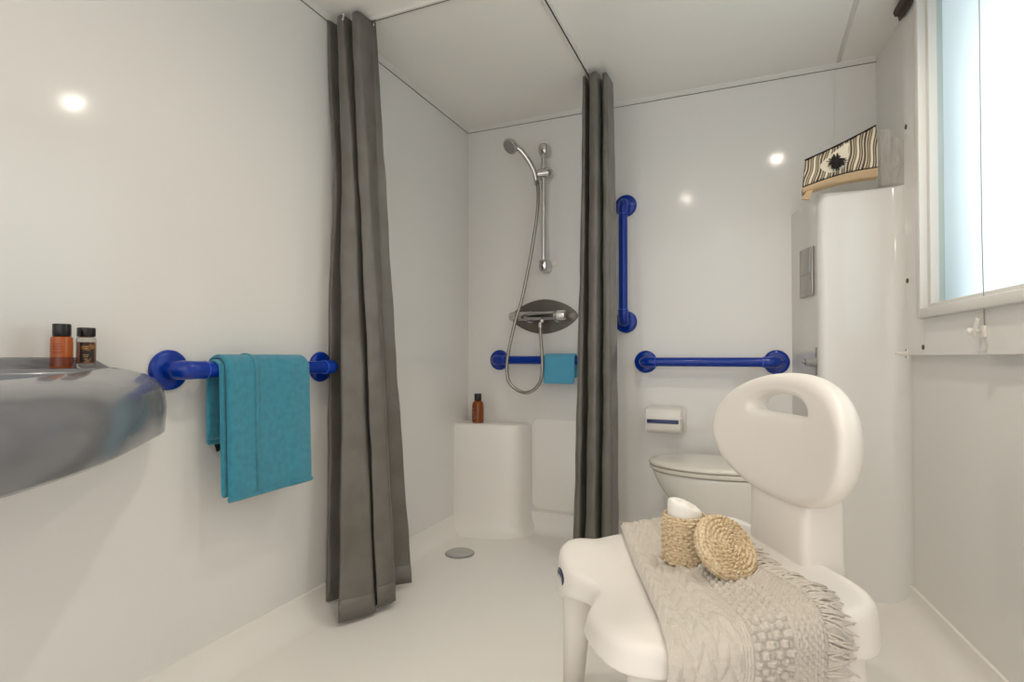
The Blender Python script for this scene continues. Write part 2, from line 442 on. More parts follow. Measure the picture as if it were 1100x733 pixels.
# mixer with almond-shaped plate
t = thing('shower_mixer', 'chrome bar mixer on a grey almond-shaped backplate', 'shower mixer', (-.952, YB, 1.085))
pl = []
for k in range(64):
    a = 2*PI*k/64; c, s_ = cos(a), sin(a)
    pl.append((.180*math.copysign(abs(c)**1.12, c), .087*math.copysign(abs(s_)**1.35, s_)))
b = MB(); b.grid([[Vector((x*f, -o, z*f)) for x, z in pl] for o, f in ((0, 1), (.004, 1), (.006, .985), (.0062, .5), (.0062, .02))], close_u=True, cap0=True, cap1=True)
b.build('backplate', M_plate, t)
yb = -.062
MB().tube([(-.115, yb, 0), (-.112, yb, 0), (.078, yb, 0), (.081, yb, 0)], [.019, .022, .022, .019], 24).build('body', M_chrome, t)
for nm, x0, x1 in (('flow_knob', -.121, -.158), ('temperature_knob', .087, .138)):
    sg = 1 if x1 > x0 else -1
    b = MB(); path = [(x0, yb, 0), (x0+sg*.003, yb, 0), (x1-sg*.006, yb, 0), (x1, yb, 0)]
    b.tube(path, [.0195, .0235, .0225, .018], 24)
    if sg < 0: b.tube([(x0-.02, yb-.005, 0), (x0-.02, yb-.028, -.002)], [.005, .004], 10)
    else:
        for k in range(16):
            a = 2*PI*k/16; b.tube([(x0+.006, yb+.0232*cos(a), .0232*sin(a)), (x1-.008, yb+.0222*cos(a), .0222*sin(a))], .0016, 6)
    b.build(nm, M_chrome, t)
for x in (-.075, .075):
    MB().lathe([(.030, 0), (.031, .006), (.024, .014), (.0165, .02), (.0165, .05)], 24, M=align((x, -.005, 0), (0, -1, 0))).build('wall_union', M_chrome, t)
MB().tube([(.012, yb, -.018), (.012, yb-.001, -.034)], [.011, .0105], 16).build('outlet', M_chrome, t)

# bottle on ledge
t = thing('shampoo_bottle', 'amber bottle with black cap on the shower corner ledge', 'bottle', (-1.283, 2.575, zt))
MB().lathe([(.026, 0), (.0295, .003), (.030, .01), (.030, .088), (.028, .100), (.020, .110), (.0135, .114), (.0135, .118), (0, .118)], 32).build('body', M_amber2, t)
MB().lathe([(.0175, .113), (.0185, .115), (.0185, .146), (.017, .149), (0, .1495)], 28).build('cap', M_blk, t)
b = MB(); rows = []
for z in (.018, .078): rows.append([Vector((.0304*cos(a), .0304*sin(a), z)) for a in [math.radians(-175+k*8) for k in range(14)]])
b.grid(rows); b.build('printed_label', mat('brown_label', (112, 52, 20), .5, var=(140, (196, 140, 84), .56, .64)), t)

# ------------------------------------------------------------------ curtain track and curtains
TX, TY = -.628, 1.64
path = [Vector((XL+.002, TY, H)), Vector((TX-.12, TY, H))] + [Vector((TX-.12+.12*sin(a), TY+.12*(1-cos(a)), H)) for a in [PI/2*k/10 for k in range(1, 11)]] + [Vector((TX, YB-.002, H))]
def ribbon(path, prof, name, m, parent):
    rows = []
    for i, p in enumerate(path):
        a = path[max(0, i-1)]; c = path[min(len(path)-1, i+1)]
        d = (c-a).normalized(); n = Vector((-d.y, d.x, 0))
        rows.append([p+n*o+Vector((0, 0, z)) for o, z in prof])
    b = MB(); b.grid(rows, close_u=True, cap0=True, cap1=True); return b.build(name, m, parent, angle=35)
t = thing('curtain_track', 'white ceiling track bending round the shower area', 'curtain track')
ribbon(path, [(-.013, 0), (-.013, -.010), (-.011, -.012), (-.0032, -.012), (-.0032, -.008), (.0032, -.008), (.0032, -.012), (.011, -.012), (.013, -.010), (.013, 0)], 'channel', M_trim, t)
ribbon(path, [(-.0032, -.007), (-.0032, -.0105), (.0032, -.0105), (.0032, -.007)], 'slot', mat('track_slot', (60, 54, 48), .6), t)

def curtain(name, label, top, mid, bot, ztop, zbot, nz=60, n=8, hem=.07, pinch=0, shift=(0, 0)):
    def crisp(L, k=.55):
        a = spline(L, n); P = [Vector(p) for p in L]; out = []
        for i, p in enumerate(a):
            q, f = divmod(i, n); lo = P[q]; hi = P[min(q+1, len(P)-1)]
            out.append(p*(1-k)+lo.lerp(hi, f/n)*k)
        return out
    tp, md, bt = crisp(top), crisp(mid), crisp(bot)
    m = len(tp); rows = []
    for i in range(nz+1):
        v = i/nz; row = []
        for j in range(m):
            # quadratic blend through top, mid, bottom
            p = tp[j]*((1-v)*(1-2*v)) + md[j]*(4*v*(1-v)) + bt[j]*(v*(2*v-1))
            u = j/(m-1)
            z = ztop + (zbot(u)-ztop)*v
            cr = .0018*sin(19*v+9*u)*sin(11*v+23*u)*min(1, v*3) + .0008*sin(70*v+30*u)*sin(40*u+9*v)
            pn = pinch*math.exp(-((v-.27)/.13)**2)*max(0, 1-u*1.6)
            f = (1-v)
            row.append(Vector((max(p.x+cr+pn+shift[0]*f, XL+.004), p.y+cr+shift[1]*f, z)))
        rows.append(row)
    t = thing(name, label, 'curtain', group='shower curtains')
    b = MB(); b.grid(rows); b.build('fabric', M_curt, t, solid=.0018, angle=180)
    # stitched bottom hem
    k0 = int(nz*(1-hem/2.05*1.1)); b = MB()
    def off(rs, i, j, o):
        r = rs[i]; a = r[max(0, j-1)]; c = r[min(m-1, j+1)]; d = (c-a); d.z = 0; d.normalize()
        return r[j]+Vector((d.y, -d.x, 0))*o
    b.grid([[off(rows, i, j, .0016) for j in range(m)] for i in range(nz-2, nz+1)])
    b.build('hem', M_curt, t, solid=.0012, angle=180)
    return t, rows
top = [(-1.376, 1.66), (-1.375, 1.60), (-1.362, 1.60), (-1.35, 1.655), (-1.333, 1.66), (-1.325, 1.60), (-1.296, 1.592), (-1.285, 1.66), (-1.268, 1.665), (-1.262, 1.60), (-1.232, 1.595), (-1.222, 1.66), (-1.205, 1.66)]
bot = [(-1.372, 1.62), (-1.368, 1.558), (-1.352, 1.548), (-1.325, 1.60), (-1.262, 1.57), (-1.232, 1.462), (-1.176, 1.568), (-1.200, 1.60), (-1.195, 1.62), (-1.170, 1.588), (-1.142, 1.652), (-1.222, 1.752), (-1.184, 1.812)]
mid = [(-1.376, 1.66), (-1.374, 1.60), (-1.36, 1.59), (-1.338, 1.645), (-1.305, 1.635), (-1.287, 1.555), (-1.236, 1.585), (-1.243, 1.635), (-1.232, 1.645), (-1.217, 1.595), (-1.186, 1.625), (-1.222, 1.705), (-1.196, 1.735)]
V3 = lambda L: [(x, y, 0) for x, y in L]
ct, rows = curtain('shower_curtain', 'grey-brown curtain hanging by the left wall beside the towel', V3(top), V3(mid), V3(bot), 2.083, lambda u: .022+.008*sin(9*u), pinch=.03, shift=(-.012, -.035))
for k in (3, 25, 48, 72, 92):
    p = rows[0][k]; b = MB(); b.tube([p+Vector((0, 0, -.02)), p+Vector((.0, .004, -.004)), p+Vector((0, .003, .006))], .003, 8); b.build('glider', M_white, ct)
rt = [(-.650, 2.44), (-.648, 2.30), (-.636, 2.29), (-.628, 2.37), (-.618, 2.37), (-.612, 2.28), (-.580, 2.27), (-.575, 2.37), (-.568, 2.37), (-.562, 2.30), (-.545, 2.30), (-.540, 2.40)]
rb = [(-.690, 2.42), (-.688, 2.27), (-.658, 2.255), (-.646, 2.37), (-.634, 2.37), (-.628, 2.25), (-.588, 2.235), (-.578, 2.35), (-.570, 2.35), (-.562, 2.26), (-.522, 2.26), (-.514, 2.36)]
rm = [((a[0]+c[0])/2+.006, (a[1]+c[1])/2) for a, c in zip(rt, rb)]
cr, rows = curtain('shower_curtain', 'dark grey-brown curtain gathered near the upright blue rail', V3(rt), V3(rm), V3(rb), 2.075, lambda u: .03, n=8)
for k in (3, 30, 60):
    p = rows[0][k]; b = MB(); b.box(p+Vector((0, -.006, -.012)), (.016, .004, .012), .001); b.tube([p+Vector((0, 0, -.02)), p+Vector((.0, 0, .013))], .003, 8); b.build('glider', M_white, cr)

# ------------------------------------------------------------------ wall-hung basin
half = [(-1.382, .912), (-1.362, .920), (-1.342, .930), (-1.320, .930), (-1.285, .902), (-1.234, .846), (-1.148, .757), (-1.056, .657), (-.985, .565), (-.93, .475), (-.885, .385), (-.862, .30)]
yc = .30
full = half + [(x, 2*yc-y) for x, y in reversed(half[:-1])]
O = spline([(x, y, 0) for x, y in full], 6)
n = len(O)
cin = Vector((-1.10, yc, 0))
# inner bowl outline: the outer outline drawn in towards the middle
inner = []
for p in O: inner.append(Vector((max(-1.285, -1.22+(p.x+1.22)*.77), yc+(p.y-yc)*.775, 0)))
back = 14
def ringpts(f):  # builds closed ring by adding back edge points
    return f
def zdeck(p): return .857 - .0135*min(1, max(0, (p.x+1.28)/.33))
b = MB(); rows = []
def backline(y0, y1, x, z): return [Vector((x, y0+(y1-y0)*(k+1)/(back+1), z)) for k in range(back)]
def outer_ring(ins, z, tilt=0):
    r = []
    for i, p in enumerate(O):
        a = O[max(0, i-1)]; c = O[min(n-1, i+1)]; d = (c-a).normalized(); nm = Vector((-d.y, d.x, 0))
        if i < 8 : nm = (nm*(i/8)+Vector((0, 1, 0))*(1-i/8)).normalized()
        if i > n-9: nm = (nm*((n-1-i)/8)+Vector((0, -1, 0))*(1-(n-1-i)/8)).normalized()
        if ins >= .016 and z > .75:
            f = ins/.36; wx = max(0, min(1, (p.x-XL)/.06))
            q = Vector((p.x+(-1.22-p.x)*f*wx, p.y+(yc-p.y)*f, 0))
        else: q = p - nm*ins
        q.z = z + tilt*(zdeck(q)-.857); q.x = max(q.x, XL+.001); r.append(q)
    return r + backline(r[-1].y, r[0].y, XL+.001, z)
rows.append(outer_ring(.30, .735)); rows.append(outer_ring(.16, .705)); rows.append(outer_ring(.05, .692)); rows.append(outer_ring(.008, .694)); rows.append(outer_ring(0, .701))
rows.append(outer_ring(-.004, .76, 0)); rows.append(outer_ring(-.001, .785, .3)); rows.append(outer_ring(.005, .810, .6)); rows.append(outer_ring(.017, .830, .8)); rows.append(outer_ring(.034, .843, .9)); rows.append(outer_ring(.054, .851, 1))
ri = []
for i, p in enumerate(inner): ri.append(Vector((p.x, p.y, zdeck(p))))
ri += backline(ri[-1].y, ri[0].y, -1.285, .857)
rows.append([a*.5+c*.5 for a, c in zip(rows[-1], ri)])
rows.append([q+(rows[-1][i]-q)*.12 for i, q in enumerate(ri)])
rows.append(ri)
for f, dz in ((.985, -.002), (.965, -.010), (.94, -.03), (.87, -.075), (.70, -.11), (.45, -.125), (.10, -.13)):
    rows.append([Vector((-1.12+(q.x+1.12)*f, yc+(q.y-yc)*f, q.z+dz)) for q in ri])
b.grid(rows, close_u=True, cap0=True, cap1=True)
t = thing('washbasin', 'large grey wall-hung washbasin with a rounded front', 'washbasin')
b.build('bowl', M_grey, t, angle=180)
# raised splashback lip along the wall
b = MB(); lipy = [-.2, .3, .78, .80, .82, .84]; lh = [.879, .879, .879, .874, .862, .852]
b.grid([[Vector((XL, y, .84)), Vector((XL, y, h)), Vector((XL+.012, y, h+.001)), Vector((XL+.022, y, h-.004)), Vector((XL+.03, y, .845))] for y, h in zip(lipy, lh)], cap0=True, cap1=True)
b.build('splash_lip', M_grey, t, angle=60)
MB().lathe([(.024, .716), (.024, .722), (.02, .724), (0, .7245)], 24, M=T(-1.12, yc, 0)).build('waste', M_chrome, t)
# tap on the back ledge, to the side of the view
b = MB(); b.lathe([(.026, .85), (.026, .86), (.022, .865), (.021, .93), (.018, .94), (0, .941)], 24, M=T(-1.30, yc, 0))
b.tube([(-1.29, yc, .915), (-1.22, yc, .925), (-1.17, yc, .92), (-1.155, yc, .905)], [.014, .013, .012, .011], 14)
b.tube([(-1.30, yc, .945), (-1.25, yc, .965)], [.008, .006], 10)
b.build('tap', M_chrome, t)

# two toiletry bottles on the basin ledge
bzv = .8565
t = thing('toiletry_bottle', 'orange bottle with black cap on the washbasin, taller of the two', 'bottle', (-1.31, .700, bzv))
def roundrect(w, d, r, z, n=6):
    out = []
    for cx, cy, a0 in ((w/2-r, d/2-r, 0), (-w/2+r, d/2-r, 90), (-w/2+r, -d/2+r, 180), (w/2-r, -d/2+r, 270)):
        for k in range(n): 
            a = math.radians(a0+90*k/(n-1)); out.append(Vector((cx+r*cos(a), cy+r*sin(a), z)))
    return out
def circ(r, z, n=24): return [Vector((r*cos(2*PI*k/n), r*sin(2*PI*k/n), z)) for k in range(n)]
b = MB(); b.grid([circ(.0165, 0, 28), circ(.0187, .002, 28), circ(.019, .006, 28), circ(.019, .061, 28), circ(.0178, .0655, 28), circ(.012, .067, 28), circ(.012, .069, 28)], close_u=True, cap0=True, cap1=True)
b.build('body', M_amber, t)
b = MB(); b.lathe([(.0193, .004), (.0193, .022), (.0192, .024)], 28); b.build('liquid_band', M_amberd, t)
MB().lathe([(.0152, .067), (.0158, .0685), (.0158, .0905), (.0148, .0925), (0, .093)], 28).build('cap', M_blk, t)
b = MB()
for z, w in ((.050, .016), (.045, .022), (.040, .019), (.034, .024), (.031, .015)):
    b.grid([[Vector((.0192*cos(a), .0192*sin(a), z+dz)) for a in [-.9+w/.021*(k/6-.5) for k in range(7)]] for dz in (0, .0012)])
b.build('printed_label', M_amberd, t)
t = thing('toiletry_bottle', 'clear bottle with brown label and dark cap on the washbasin', 'bottle', (-1.325, .755, bzv))
b = MB(); b.grid([circ(.015, 0), circ(.017, .002), circ(.0178, .006), circ(.0178, .062), circ(.0165, .066), circ(.011, .068), circ(.011, .070)], close_u=True, cap0=True, cap1=True)
b.build('body', M_clear, t)
b = MB(); b.grid([circ(.0145, .010), circ(.016, .012), circ(.016, .054), circ(.015, .056)], close_u=True, cap0=True, cap1=True); b.build('contents', M_amber, t)
b = MB(); b.grid([[Vector((.0181*cos(a), .0181*sin(a), z)) for a in [-1.15+.15*k for k in range(11)]] for z in (.012, .055)]); b.build('label', M_label, t)
b = MB()
for z, w in ((.046, .5), (.042, .35), (.028, .6), (.024, .45), (.019, .3)):
    b.grid([[Vector((.01825*cos(a), .01825*sin(a), z+dz)) for a in [-.55+w*(k/6-.5) for k in range(7)]] for dz in (0, .0012)])
b.build('label_print', M_print, t)
MB().lathe([(.0162, .068), (.0168, .0695), (.0168, .086), (.0158, .0875), (0, .088)], 28).build('cap', M_blk, t)

# ------------------------------------------------------------------ toilet, boxing, holder
BX = [(.169, 2.66)]
# pipe boxing: left face carries the flush plate, front face rounded
lx0, ly0, lx1, ly1 = .169, 2.654, .241, 2.36
pts = [(lx0, ly0), (lx1-.005, ly1+.05)]
cx, cy, r = lx1+.026, ly1+.028, .03
for k in range(9):
    a = math.radians(192+ (272-192)*k/8); pts.append((cx+r*cos(a), cy+r*sin(a)))
e = rw(.30)
yf = cy-r+.012; fr_ = .055
se = (YB-yf)/cos(RW)+fr_; e = rw(se)          # fillet ends here on the side wall
pts += [(.36, yf), (e.x-fr_-.012, yf)]
for k in range(1, 8):
    q = k/8; p0_, p1_, p2_ = Vector((e.x-fr_-.012, yf)), Vector((rw(se-fr_).x-.001, yf)), Vector((e.x-.001, e.y))
    p = p0_*(1-q)**2+p1_*2*q*(1-q)+p2_*q*q; pts.append((p.x, p.y))
pts += [(e.x-.0006, e.y), (rw(.01).x-.001, 2.654)]
b = MB(); zb = 1.495
rows = []
for z, g in ((0, 0), (.7, 0), (zb-.012, 0), (zb-.004, .003), (zb, .012)):
    rows.append([Vector((x+g*.8, y+g*.8, z)) for x, y in pts])
b.grid(rows, close_u=True, cap0=True, cap1=True)
tag(b.build('pipe_boxing', M_wall, angle=35), 'tall white rounded boxing in back right corner with flush plate', 'pipe boxing')
# flush plate on the left face
fd = Vector((lx1-.005-lx0, ly1+.05-ly0, 0)).normalized(); fn = Vector((fd.y, -fd.x, 0))
if fn.x > 0: fn = -fn
def fp(s, o, z): p = Vector((lx0, ly0, 0))+fd*s+fn*o; return Vector((p.x, p.y, z))
t = thing('flush_plate', 'brushed metal flush plate with two buttons above the toilet', 'flush plate')
fr = Matrix((fd, fn, Vector((0, 0, 1)))).transposed()
s0, s1 = .115, .24
MB().box(fp((s0+s1)/2, .005, 1.215), (s1-s0, .01, .19), .003, rot=fr).build('plate', M_steel, t)
for z, hh in ((1.252, .095), (1.158, .055)):
    MB().box(fp((s0+s1)/2, .011, z), (.10, .004, hh), .0015, rot=fr).build('button', M_steel, t)
# made-up grey bracket in place of a shadow mark on the boxing
t = thing('shadow_stub', 'small grey bracket in place of a shadow on boxing near blue rail', 'stub')
MB().box(fp(.262, .003, .865), (.016, .006, .105), .002, rot=fr).build('stub_plate', M_rub, t)
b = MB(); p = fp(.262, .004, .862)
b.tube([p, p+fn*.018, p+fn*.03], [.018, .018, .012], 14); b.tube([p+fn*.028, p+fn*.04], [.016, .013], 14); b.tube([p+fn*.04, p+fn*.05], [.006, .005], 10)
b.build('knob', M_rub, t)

# toilet
t = thing('wall_hung_toilet', 'white wall-hung toilet with closed lid in back right corner', 'toilet', (.160, 2.40, 0), math.radians(0))
# local x: -x is forward
def bowl_out(f, L, W, z, x0=0):   # D-shaped outline outline: flat at wall, round front
    out = []
    for k in range(40):
        a = 2*PI*k/40
        c, s_ = cos(a), sin(a)
        if c < 0: x = -L*.52+ L*.48*c
        else: x = -L*.52 + L*.52*min(1, c*1.25)
        y = W*s_*(1 if c < 0 else (1-.10*c))
        out.append(Vector((x+x0, y*f, z)))
    return out
b = MB(); rows = []
for z, L, W in ((.13, .20, .07), (.135, .26, .10), (.17, .33, .125), (.23, .41, .145), (.30, .475, .162), (.36, .515, .172), (.405, .535, .178), (.418, .537, .178), (.422, .53, .174)):
    rows.append(bowl_out(1, L, W, z))
b.grid(rows, close_u=True, cap0=True, cap1=True); b.build('bowl', M_cer, t, angle=60, sub=1)
b = MB(); b.grid([bowl_out(1, .545, .182, z, -.0) for z in (.424, .428)] + [bowl_out(1, .548, .184, .432), bowl_out(1, .548, .184, .437), bowl_out(1, .54, .18, .440)], close_u=True, cap0=True, cap1=True)
b.build('seat', M_seatlid, t, angle=50)
b = MB(); b.grid([bowl_out(1, .54, .18, .442, 0), bowl_out(1, .549, .186, .444), bowl_out(1, .551, .187, .449), bowl_out(1, .545, .184, .458), bowl_out(1, .51, .165, .464), bowl_out(1, .3, .1, .467, -.08)], close_u=True, cap0=True, cap1=True)
b.build('lid', M_seatlid, t, angle=60)
for s_ in (-1, 1): MB().tube([(-.03, s_*.08-.02, .447), (-.03, s_*.08+.02, .447)], .011, 12).build('hinge', M_chrome, t)

# paper holder
t = thing('paper_holder', 'white toilet paper holder with navy slot on back wall', 'toilet paper holder', (-.355, YB, .598)); t.scale = (.9, .95, .88)
b = MB()
prof = [(0, .055), (-.03, .066), (-.07, .066), (-.098, .055), (-.112, .03), (-.114, 0), (-.110, -.035), (-.098, -.058), (-.07, -.066), (-.03, -.06), (0, -.05)]
pr2 = spline([(y, z, 0) for y, z in prof], 4)
rows = []
for x, f in ((-.086, .93), (-.083, .985), (-.075, 1), (.075, 1), (.083, .985), (.086, .93)):
    rows.append([Vector((x, p.x*f, p.y*f)) for p in pr2])
b.grid(rows, close_u=True, cap0=True, cap1=True); b.build('cover', M_white, t, angle=50)
b = MB(); b.box((0, -.1145, -.004), (.152, .006, .020), .002); b.build('slot', M_slot, t)
for x in (-.088, .088): MB().tube([(x-.003*(1 if x > 0 else -1), -.09, .012), (x+.004*(1 if x > 0 else -1), -.09, .012)], .009, 12).build('hinge', M_white, t)
b = MB(); b.box((.01, -.004, .0), (.185, .008, .12), .003); b.build('wall_plate', M_white, t)

# ------------------------------------------------------------------ window
w = bpy.data.objects.new('window_1', None); C.objects.link(w); struct(w)
def frame(b, s0, s1, z0, z1, wd, o0, o1, bev=.004):
    rbox(b, s0, s0+wd, o0, o1, z0, z1, bev); rbox(b, s1-wd, s1, o0, o1, z0, z1, bev)
    rbox(b, s0+wd*.98, s1-wd*.98, o0, o1, z0, z0+wd, bev); rbox(b, s0+wd*.98, s1-wd*.98, o0, o1, z1-wd, z1, bev)
b = MB(); frame(b, WS0-.005, WS1+.005, WZ0-.02, WZ1+.01, .03, -.05, .044); b.build('window_frame', M_trim, w)
b = MB(); frame(b, WS0+.022, WS1-.022, WZ0+.004, WZ1-.017, .022, -.04, .022); b.build('sash', M_trim, w)
b = MB(); frame(b, WS0+.04, WS1-.04, WZ0+.02, WZ1-.035, .004, -.035, .0, .001); b.build('gasket', mat('glazing_bead', (188, 200, 198), .4), w)
b = MB(); rbox(b, WS0+.03, WS1-.03, -.020, -.016, WZ0+.012, WZ1-.025); b.build('pane', M_frost, w, smooth=False)
# unseen reveal added outside, deep and dark to shade the pane's edge
b = MB(); M_out = mat('shade_reveal', (128, 138, 142), .6)
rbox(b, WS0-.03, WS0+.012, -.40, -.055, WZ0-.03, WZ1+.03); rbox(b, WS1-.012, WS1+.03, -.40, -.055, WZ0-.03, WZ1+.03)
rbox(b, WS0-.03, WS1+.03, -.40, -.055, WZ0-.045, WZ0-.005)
b.build('shade_reveal', M_out, w, smooth=False)

# blind head and its cord
t = thing('window_blind', 'dark brown blind headrail along the top of the window', 'blind')
b = MB()
prof = [(PT-.002, 2.07), (.034, 2.058), (.050, 2.062), (.054, 2.074), (.050, 2.088), (PT-.002, 2.095)]
b.grid([[rw(s, o, z) for o, z in prof] for s in (.365, 1.7)], close_u=True, cap0=True, cap1=True); b.build('headrail', M_brown, t, angle=30)
b = MB(); b.grid([[rw(s, o, z) for o, z in ((.028, 2.066), (.030, 2.046), (.037, 2.042), (.040, 2.064))] for s in (.365, 1.7)], close_u=True, cap0=True, cap1=True); b.build('lower_rail', M_brown, t, angle=30)
b = MB(); b.tube([rw(.905, .036, 2.058), rw(.90, .034, 1.6), rw(.895, .032, 1.2), rw(.893, .028, .955)], .0013, 6); b.build('cord', M_rub, t)
t = thing('cord_cleat', 'white cord cleat with knob on panel under the window', 'cleat', tuple(rw(.893, PT, .945)), RW)
b = MB(); b.box((-.004, 0, 0), (.008, .018, .03), .002); b.build('base', M_white, t)
b = MB(); b.box((-.022, -.002, .010), (.003, .014, .05), .001, rot=Matrix.Rotation(.5, 3, 'X')); b.build('flap', M_white, t)
b = MB(); b.lathe([(.005, 0), (.005, .012), (.0085, .014), (.0095, .019), (.0085, .025), (.004, .027)], 18, M=align((-.004, .022, .002), (-1, .1, 0))); b.build('knob', M_white, t)
# screw plugs
first = None
for i, (s, z, lab) in enumerate(((.388, 1.665, 'dark screw plug on window panel, highest one'), (.388, 1.140, 'dark screw plug on window panel level with window bottom'), (.512, .912, 'dark screw plug on window panel, lowest, under the frame'))):
    if first is None:
        b = MB(); b.lathe([(.0085, 0), (.0085, .0015), (.007, .003), (0, .0035)], 16, M=align((0, 0, 0), (-1, 0, 0)))
        first = b.build('screw_plug', M_plug); o = first
    else:
        o = first.copy(); C.objects.link(o)
    o.location = rw(s, PT, z); o.rotation_euler = (0, 0, RW); tag(o, lab, 'screw plug', 'screw plugs on window panel')
t = thing('wall_hook', 'tiny white hook with two screws beside the window panel', 'hook', tuple(rw(.378, PT, .893)), RW)
b = MB(); b.box((-.0015, 0, 0), (.003, .014, .036), .001); b.build('mount', M_white, t)
b = MB(); b.tube([(-.002, 0, 0), (-.03, .002, 0), (-.034, .002, .004)], .0045, 10); b.build('peg', M_white, t)
b = MB()
for z in (.012, -.012): b.lathe([(.0035, 0), (.0035, .001), (0, .0015)], 12, M=align((-.003, 0, z), (-1, 0, 0)))
b.build('screw', M_plug, t)

# ------------------------------------------------------------------ striped pouch on the boxing
t = thing('striped_pouch', 'striped woven pouch with black tassel on top of the boxing', 'pouch')
A = dict(tl=Vector((.196, 2.335, 1.612)), tr=Vector((.425, 2.352, 1.712)), bl=Vector((.186, 2.318, 1.51)), brr=Vector((.424, 2.325, 1.556)))
def face(u, v):  # u along, v 0 bottom .. 1 top
    lo = A['bl'].lerp(A['brr'], u); hi = A['tl'].lerp(A['tr'], u)
    p = lo.lerp(hi, v)
    p.z += .010*sin(PI*u)*(1-v) - .004*sin(PI*u)*v
    return p
nu, nv = 40, 12
b = MB(); rows = []
for j in range(nv+1):
    v = j/nv
    rows.append([face(i/nu, v)+Vector((0, -.018*sin(PI*v)**.6*(.5+.5*sin(PI*i/nu))+.002*sin(30*i/nu), 0)) for i in range(nu+1)])
for j in range(nv, -1, -1):
    v = j/nv
    rows.append([face(i/nu, v)+Vector((0, .006+.03*sin(PI*v)**.6*(.5+.5*sin(PI*i/nu)), 0)) for i in range(nu+1)])
vs = b.grid(rows, close_v=True)
uvl = b.bm.loops.layers.uv.new('UVMap')
co = {}
for j, r in enumerate(vs):
    vv = (j if j <= nv else 2*nv+1-j)/nv
    for i, v in enumerate(r): co[v] = i/nu - .06*vv + .012*sin(7*vv+11*i/nu)
for f in b.bm.faces:
    for l in f.loops: l[uvl].uv = (co[l.vert], 0)
b.bm.faces.new([r[0] for r in vs]); b.bm.faces.new([r[-1] for r in reversed(vs)])
b.build('woven_body', M_stripe, t, angle=70)
b = MB(); b.tube([face(i/20, 1.0)+Vector((0, .003, .003)) for i in range(21)], .0042, 8); b.build('zip', M_stripe_edge, t)
b = MB(); b.tube([face(i/20, 0.0)+Vector((0, -.001, -.001)) for i in range(21)], .003, 8); b.build('piping', M_stripe_edge, t)
b = MB(); rows = []
for i in range(21):
    u = i/20; p = face(u, 0); hgt = .024+.01*u
    rows.append([p+Vector((0, -.004, -.003)), p+Vector((0, -.008, -hgt*.5)), p+Vector((0, 0, -hgt)), p+Vector((0, .04, -hgt)), p+Vector((0, .045, -.003))])
b.grid(rows, close_u=True, cap0=True, cap1=True); b.build('gusset', M_tan, t, angle=60)
b = MB(); p = face(0, 0); 
b.grid([[p+Vector((.012, -.006, -.018)), p+Vector((.035, -.006, -.012)), p+Vector((.035, .008, -.012)), p+Vector((.012, .008, -.018))],
        [p+Vector((-.004, -.008, -.045)), p+Vector((.020, -.008, -.050)), p+Vector((.020, .002, -.050)), p+Vector((-.004, .002, -.045))]], close_u=True, cap0=True, cap1=True)
b.build('pull_tab', M_tan, t, angle=60)
# pale woven diamond and black tassel
cp = face(.44, .45)+Vector((0, -.024, 0))
b = MB()
dia = [(-.050, -.006), (.030, .058), (.040, .045), (.030, -.02), (-.02, -.040)]
dp = spline([(x, z, 0) for x, z in dia], 4, True)
b.grid([[cp+Vector((p.x*f, -.001*(1-f)-.0005+.004*f, p.y*f)) for p in dp] for f in (1, .5, .02)], close_u=True, cap1=True)
b.build('pale_patch', mat('cream_weave', (228, 216, 194), .9, bump=(300, .5, .002)), t, angle=60)
b = MB()
for k in range(110):
    a = random.uniform(0, 2*PI); L = random.uniform(.014, .026)*(1+.35*abs(cos(2*a)))
    d = Vector((cos(a), random.uniform(-.5, -.1), sin(a)))
    b.tube([cp+Vector((0, -.004, -.004)), cp+d*L*.6+Vector((0, -.003, -.004)), cp+d*L+Vector((0, 0, -.008))], [.0022, .0018, .0008], 5)
b.build('tassel', M_stripe_edge, t)

# clear crinkled plastic bag behind the pouch
t = thing('plastic_bag', 'crinkled clear plastic bag standing beside the striped pouch', 'plastic bag')
b = MB(); rows = []
for j in range(17):
    v = j/16; r = []
    for i in range(25):
        u = i/24
        x = .436+.086*u; y = 2.352+.012*u
        z = zb+.002 + (.198-.04*u+.012*sin(6*u))*v
        d = .008*sin(13*u+9*v)*sin(7*u-11*v+1)+.005*sin(31*u+5*v)*sin(17*v)
        r.append(Vector((x, y+d-.012*sin(PI*u)*sin(PI*min(1, v*1.1)), z)))
    rows.append(r)
b.grid(rows); b.build('film', M_film, t, solid=.0006, angle=25)
b = MB(); rows = []
for j in range(7):
    v = j/6; rows.append([Vector((.482+.036*i/8, 2.346+.006*i/8+.003*sin(9*i/8+7*v), 1.56+.09*v)) for i in range(9)])
b.grid(rows); b.build('folded_flap', M_film, t, solid=.001, angle=30)

